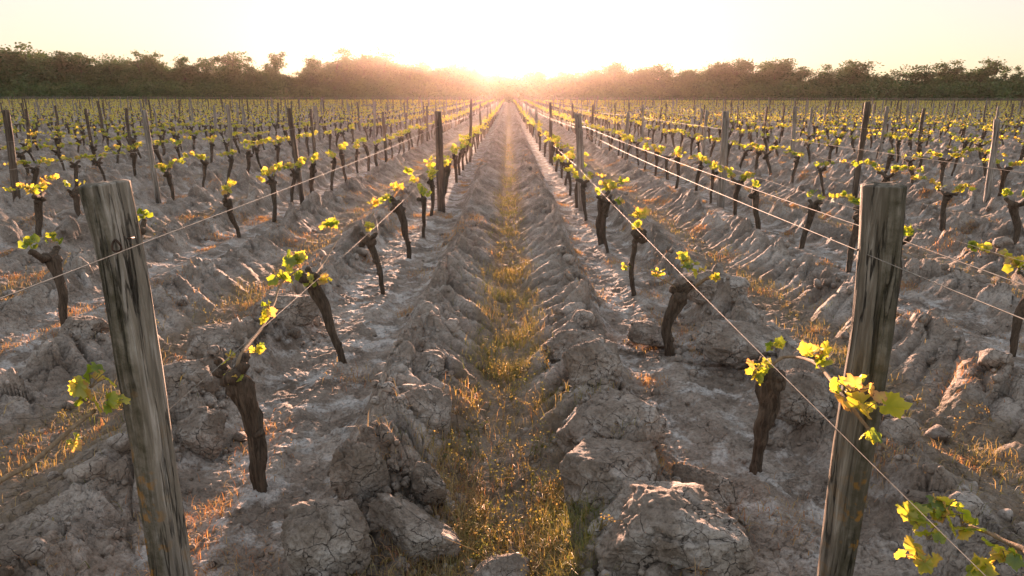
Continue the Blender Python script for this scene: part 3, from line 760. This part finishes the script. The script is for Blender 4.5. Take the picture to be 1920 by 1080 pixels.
# ---- all other vines
VV = []
for q in range(14):
    tb, cb, lb = make_vine(200+q, thick=1.1)
    VV.append((tb.mesh('trunk', M_bark), cb.mesh('cane', M_cane) if cb.n else None, cb.other.mesh('cane', M_cane) if cb.other.n else None, lb.mesh('foliage', M_leaf)))
vines = []
for k in list(range(-58, 0))+list(range(1, 59)):
    r = np.random.default_rng(3000+k)
    y = (6.95 if k == -1 else 6.6 if k == 1 else 1.5+r.random()*1.2)
    while y < FIELD-1:
        if not (abs(k) > 1 and y < 2.2) and r.random() > .05: vines.append((k, y+r.normal()*.06))
        y += 1.15 if abs(k) == 1 else .93
vines = [v for v in vines if inframe(rowx(v[0]), v[1], .3+rise(v[1]), 30)]
vines.sort(key=lambda v: v[1]); cnt = {-1: 4, 1: 4}
N_IND = 288
for i, (k, y) in enumerate(vines[:N_IND]):
    r = np.random.default_rng(5000+i); x = rowx(k)+r.normal()*.03
    cnt[k] = cnt.get(k, 0)+1
    o = empty('grapevine', (x, y, float(rise(np.array(y)))-.015), math.pi*(r.random() < .5)+r.normal()*.2)
    s = .92+.22*r.random(); o.scale = (s, 1, s)
    tag(o, 'leafy vine, %s from the front %s' % (ordn(cnt[k]), rowphrase(k).replace('the grassy middle strip', 'the grass').replace('the middle strip', 'the grass')), 'vine', 'grapevines trained along the wires')
    vt = VV[int(r.integers(14))]
    for nm, me in zip(('trunk', 'cane', 'cane', 'foliage'), vt):
        if me: link(nm, me, o)
tb, lb = MB(), MB()
def far_vines():
    far = np.array(vines[N_IND:], float); r = np.random.default_rng(99)
    for k, y in far:
        x = rowx(k)+r.normal()*.03; z = float(rise(np.array(y))); lx = r.normal()*.05; ly = r.normal()*.08
        tube(tb, [(x, y, z-.05), (x+lx*.4+r.normal()*.01, y+ly*.4, z+.2), (x+lx, y+ly, z+.42)], [.034, .030, .052], 5 if y < 60 else 3)
    n = len(far); m = 36
    X = np.repeat([rowx(k) for k in far[:, 0]], m)+r.normal(size=n*m)*.05
    Y = np.repeat(far[:, 1], m)+(r.random(n*m)-.5)*1.05; Z = rise(Y)+.52+r.normal(size=n*m)*.07
    g = np.floor(Y*8); keep = hsh(g.astype(np.int64), (X*3).astype(np.int64), 5) > np.interp(Y, [20, 60, 120], [.40, .55, .66])
    X, Y, Z = X[keep], Y[keep], Z[keep]; q = len(X)
    scatter(lb, LEAF_S[0], LEAF_S[1], np.stack([X, Y, Z], 1), frames(q, r, .4), np.interp(Y, [20, 60, 130], [.075, .085, .095])*(.6+.7*r.random(q)), np.clip(.72+.18*r.normal(size=q), 0, 1))
far_vines()
fv = tb.build('distant_vine_stocks', M_bark); tag(fv, 'dark stocks of the distant vine rows', kind='stuff')
fl = lb.build('distant_vine_leaves', M_leaf); tag(fl, 'yellow green leaves of the distant vine rows', kind='stuff')

# ------------------------------------------------------------------ grass and weeds
def blades(mb, x, y, z, h, wd, r, bend=.6, tint=None):
    n = len(x); a = r.random(n)*6.283; dx, dy = np.cos(a), np.sin(a); b = bend*h*(.3+r.random(n))
    px_, py_ = -dy*wd*.5, dx*wd*.5
    p = np.stack([x, y, z-.004], 1)
    D = np.stack([dx, dy, 0*dx], 1); S = np.stack([px_, py_, 0*dx], 1); U = np.array([0, 0, 1.])
    m1 = p+D*(b*.3)[:, None]+U*(h*.6)[:, None]; m2 = p+D*b[:, None]+U*(h*(1-.25*bend))[:, None]
    V = np.stack([p-S, p+S, m1+S*.75, m1-S*.75, m2], 1).reshape(-1, 3)
    i = np.arange(n)[:, None]*5
    mb.add(V, i+np.array([[0, 1, 2, 3]]), i+np.array([[3, 2, 4]]), np.repeat(tint, 5))
def grass():
    mb = MB(); r = np.random.default_rng(77)
    for (n, ya, yb, hw, hs, ws) in ((60000, 1.5, 5.5, 2.0, .062, .0019), (36000, 5.5, 16, 0, .045, .0035), (30000, 16, 60, 0, .06, .007)):
        y = ya*(yb/ya)**r.random(n)
        K = np.round((.30*y+.8)/GAP*2)/2
        k = np.round((r.random(n)*2-1)*np.maximum(1, (.78*y/GAP)))
        k = np.where(r.random(n) < (.42 if ya < 10 else .06), 0, k)
        u = r.normal(size=n)*np.where(y < 2.9, .165, .10); x = k*GAP+u
        dens = sstep(.46, .64, vnoise(x*6+k*7, y*4.3, 201)*.6+.4*vnoise(x*2.3, y*1.7+k, 203))
        m = (r.random(n) < (.05+.95*dens)*np.where(y < 2.7, .85, .45))&(np.abs(x) < .82*y+1.2)
        x, y, u = x[m], y[m], u[m]; q = len(x)
        gr = fbm(x*3, y*2.2, 205, 2)
        ti = np.clip(.48-.5*gr+.2*r.normal(size=q), 0, 1)
        z = gz(x, y, 1 if ya > 10 else 2)
        blades(mb, x, y, z, hs*(.35+.9*r.random(q)), ws*(.6+r.random(q)), r, .9, ti)
    tag(mb.build('grass', M_grass), 'short dry grass along the middle strips', 'grass', kind='stuff')
    # reddish tufts thrown against the clods and stocks
    mb = MB(); n = 800; c = np.stack([(r.random(n)*2-1)*8, 1.2+r.random(n)**1.5*16], 1)
    u, k = zones(c[:, 0], c[:, 1]); c = c[(np.abs(u) > .3)|(np.abs(k) > .5)]
    X = []; Y = []; 
    for cx_, cy_ in c:
        m = int(90+90*r.random()); s = .03+.05*r.random(); X.append(cx_+r.normal(size=m)*s); Y.append(cy_+r.normal(size=m)*s*1.4)
    X = np.concatenate(X); Y = np.concatenate(Y); q = len(X)
    blades(mb, X, Y, gz(X, Y, 2), .036*(.4+r.random(q)), .0022*(.6+r.random(q))*np.interp(Y, [1, 8], [.8, 1.8]), r, 1.2, np.clip(.88+.12*r.normal(size=q), 0, 1))
    tag(mb.build('dry_tufts', M_grass), 'rusty dry grass tufts on the clods', 'grass', kind='stuff')
grass()
def weeds():
    mb = MB(); sb = MB(); r = np.random.default_rng(88)
    n = 620; y = 1.5*(22/1.5)**r.random(n); k = np.where((r.random(n) < .6), 0, np.round((r.random(n)*2-1)*np.maximum(1, .75*y/GAP)))
    x = k*GAP+r.normal(size=n)*np.where(y < 2.7, .15, .09); z = gz(x, y, 2)
    for i in range(n):
        h = .04+.09*r.random()**1.5; ln = r.normal(size=2)*.25*h; lod = y[i] > 6; ti = r.random()
        for s in range(1 if lod else 2+int(r.integers(3))):
            l2 = ln+r.normal(size=2)*.35*h; p0 = np.array([x[i], y[i], z[i]]); p1 = p0+[l2[0]*.4, l2[1]*.4, h*.55]; p2 = p0+[l2[0], l2[1], h*(.8+.3*r.random())]
            tube(sb, [p0, p1, p2], np.array([.0011, .0009, .0006])*(1 if not lod else 2), 3, cap=False, tint=ti)
            m = 8 if not lod else 5; f = r.random(m)**.6; pos = np.where(f[:, None] < .5, p0+(p1-p0)*f[:, None]*2, p1+(p2-p1)*(f[:, None]*2-1))+r.normal(size=(m, 3))*.006
            scatter(mb, LEAF_S[0], LEAF_S[1], pos, frames(m, r, .3), (.004+.006*r.random(m))*(1 if not lod else 2.2), np.clip(ti+.2*r.normal(size=m), 0, 1))
    sb.V and [mb.add(np.concatenate(sb.V), np.concatenate(sb.F4), None, np.concatenate(sb.T))]
    tag(mb.build('weeds', M_weed), 'small branching weeds among the grass', 'weeds', kind='stuff')
weeds()

# ------------------------------------------------------------------ the wood at the far edge
def tree_mesh(seed, airy, h=10.0, wd=6.5):
    r = np.random.default_rng(seed); tb = MB(); lb = MB()
    th = h*(.35 if airy else .25)
    tp = smooth_path([(0, 0, -.3), (r.normal()*.1, 0, th*.5), (r.normal()*.25, r.normal()*.2, th), (r.normal()*.4, r.normal()*.3, h*.8)], 10)
    tube(tb, tp, np.linspace(.26, .07, 10), 8, .15, seed, freq=2)
    nb = 16 if airy else 20; tips = []
    for q in range(nb):
        f = .3+.68*r.random(); p0 = tp[int(f*9)]; a = r.random()*6.283; rr = wd*.5*(.45+.6*r.random())*(1-.35*max(0, f-.6)/.4)
        e = p0+np.array([math.cos(a)*rr, math.sin(a)*rr, h*(.06+.18*r.random())]); e[2] = min(e[2], h*.97)
        m = (p0+e)/2+[0, 0, .3*r.random()]; c = smooth_path([p0, m, e], 7); tube(tb, c, np.linspace(.09, .025, 7), 5, cap=False); tips += [c[2], c[3], c[5], e]
        for s in range(2):
            e2 = e+r.normal(size=3)*[.7, .7, .5]+[0, 0, .35]; e2[2] = min(e2[2], h*1.0); tube(tb, [c[4], (c[4]+e2)/2+[0, 0, .1], e2], [.04, .03, .012], 4, cap=False); tips.append(e2)
    tips = np.array(tips+[tp[-1]+[0, 0, h*.12]])
    if not airy:                                   # fuller, lower skirt
        m = 26; a = r.random(m)*6.283; zz = h*(.12+.75*r.random(m)); rad = wd*.42*np.sqrt(r.random(m))*(1-.3*np.abs(zz/h-.45)/.5)
        tips = np.concatenate([tips, np.stack([np.cos(a)*rad, np.sin(a)*rad, zz], 1)])
    for c in tips:
        m = int((75 if airy else 95)*(.5+r.random())); s = (.48 if airy else .66)*(.7+.6*r.random())
        d = r.normal(size=(m, 3))*[s, s, s*.85]; pos = c+d
        pos = pos[(pos[:, 2] > .4)&(pos[:, 2] < h*1.03)]; m = len(pos)
        ti = np.clip(.35+.5*r.random()+.12*r.normal(size=m), 0, 1)
        scatter(lb, LEAF_S[0], LEAF_S[1], pos, frames(m, r, .3), .22+.2*r.random(m), ti)
    return tb.mesh('trunk', M_tbark), lb.mesh('crown', M_tree)
TREES = {0: [tree_mesh(400+q, False) for q in range(6)], 1: [tree_mesh(420+q, True) for q in range(6)]}
def shrub_mesh(seed):
    r = np.random.default_rng(seed); tb = MB(); lb = MB(); tips = []
    for q in range(7):
        e = np.array([r.normal()*1.1, r.normal()*.8, 1.2+1.6*r.random()]); tube(tb, [(0, 0, -.2), e*[.4, .4, .55], e], [.08, .05, .02], 5, cap=False); tips += [e, e*[.7, .7, .6], e*[1.1, 1.1, .35]]
    for c in tips:
        m = 90; pos = np.array(c)+r.normal(size=(m, 3))*[.7, .6, .5]; pos = pos[pos[:, 2] > .02]; m = len(pos)
        scatter(lb, LEAF_S[0], LEAF_S[1], pos, frames(m, r, .3), .2+.2*r.random(m), np.clip(.3+.6*r.random()+.1*r.normal(size=m), 0, 1))
    return tb.mesh('stems', M_tbark), lb.mesh('crown', M_tree)
SHR = [shrub_mesh(500+q) for q in range(5)]
FRONT = [(-130, 100, 80, 0), (-60, 96, 80, 0), (8, 92, 70, 0), (55, 79, 74, 0), (108, 98, 52, 0), (150, 101, 55, 1), (205, 103, 64, 0), (255, 92, 50, 1), (298, 95, 50, 1), (342, 103, 48, 1),
 (385, 107, 48, 1), (430, 99, 55, 1), (475, 105, 45, 1), (515, 98, 42, 1), (552, 132, 40, 1), (586, 105, 40, 1), (625, 88, 58, 1), (678, 103, 60, 0), (718, 90, 55, 0),
 (762, 116, 45, 0), (790, 112, 40, 0), (840, 119, 60, 0), (890, 127, 55, 0), (942, 131, 60, 0), (1000, 131, 60, 0), (1060, 132, 60, 0), (1110, 128, 50, 0), (1150, 116, 50, 0),
 (1205, 124, 52, 0), (1252, 116, 55, 1), (1297, 129, 42, 0), (1345, 114, 58, 0), (1385, 108, 58, 0), (1420, 116, 50, 1), (1456, 108, 55, 0), (1500, 125, 45, 1), (1545, 117, 50, 1),
 (1605, 109, 70, 0), (1660, 140, 52, 0), (1705, 119, 60, 1), (1752, 117, 50, 1), (1798, 108, 60, 1), (1845, 105, 58, 1), (1882, 124, 32, 1), (1908, 121, 34, 1), (1960, 128, 70, 0), (2030, 122, 70, 0)]
PXS = [f[0] for f in FRONT]; TOPS = [f[1] for f in FRONT]
def put_tree(px, top, wpx, airy, Y, label, r, group):
    p = P(px, top, Y); g = float(rise(np.array(Y))); h = p[2]-g; d = proj(p[0], Y, 1)[2]
    wd = wpx/FPX*d; tm, cm = TREES[airy][int(r.integers(6))]
    o = empty('tree', (p[0], Y, g), r.random()*6.28); o.scale = (wd/6.2, wd/6.2, h/10.2)
    tag(o, label, 'tree', group); link('trunk', tm, o); link('crown', cm, o)
r = np.random.default_rng(606)
nf = 0
for (px, top, wpx, airy) in FRONT:
    if -40 < px < 1950:
        nf += 1; lab = '%s crowned tree, %s from the left in the front line of the wood' % ('airy' if airy else 'dense', ordn(nf))
    else: lab = 'tree of the wood just past the %s edge of the view, %s crown' % ('left' if px < 0 else 'right', ('wide', 'round')[int(abs(px-960) > 1050)])
    put_tree(px, top, wpx*1.25, airy, 146+r.random()*6, lab, r, 'trees of the wood at the far edge')
for rank, (Y0, drop, step) in enumerate(((154, 12, 36), (162, 9, 40), (172, 14, 38))):
    px = -140+rank*13; i = 0
    while px < 2060:
        if not -20 < px < 1940: px += step*(.85+.3*r.random()); continue
        i += 1
        t = float(np.interp(px, PXS, TOPS))+drop+r.random()*9+14*float(np.interp(px, PXS, [f[3] for f in FRONT]))
        put_tree(px, t, 62, 0, Y0+r.random()*4, '%s tree from the left in the %s rank of the wood, mostly hidden' % (ordn(max(i, 1)), ('second', 'third', 'back')[rank]), r, 'trees of the wood at the far edge')
        px += step*(.85+.3*r.random())
px = 0; i = 0
while px < 1920:
    Y = 139+r.random()*4; p = P(px, 186, Y); g = float(rise(np.array(Y)))
    o = empty('shrub', (p[0], Y, g), r.random()*6.28); s = .8+.5*r.random(); o.scale = (s*1.2, s*1.2, s)
    i += 1
    tag(o, 'dark bushy shrub at the foot of the wood, %s from the left' % ordn(max(1, i)), 'shrub', 'undergrowth along the wood')
    m = SHR[int(r.integers(5))]; link('stems', m[0], o); link('crown', m[1], o)
    px += 31*(.8+.4*r.random())

# ------------------------------------------------------------------ glow haze
HZ = 0.0002  # haze volume added to give the warm glow around the sun
m, t = newmat('glow haze'); N = NT(t); out = N.n('ShaderNodeOutputMaterial'); v = N.n('ShaderNodeVolumePrincipled')
v.inputs['Color'].default_value = (1, .82, .74, 1); v.inputs['Density'].default_value = HZ; v.inputs['Anisotropy'].default_value = .83
N.l(v.outputs[0], out.inputs['Volume'])
x0, x1, y0, y1, z0, z1 = -262, 262, -15, 312, -1.6, 17
V = [(x, y, z) for x in (x0, x1) for y in (y0, y1) for z in (z0, z1)]
F = [(0, 1, 3, 2), (4, 6, 7, 5), (0, 4, 5, 1), (2, 3, 7, 6), (0, 2, 6, 4), (1, 5, 7, 3)]
me = bpy.data.meshes.new('haze'); me.from_pydata(V, [], F); me.materials.append(m)
tag(link('haze', me), 'warm glow haze added over the vineyard', 'haze', kind='stuff')
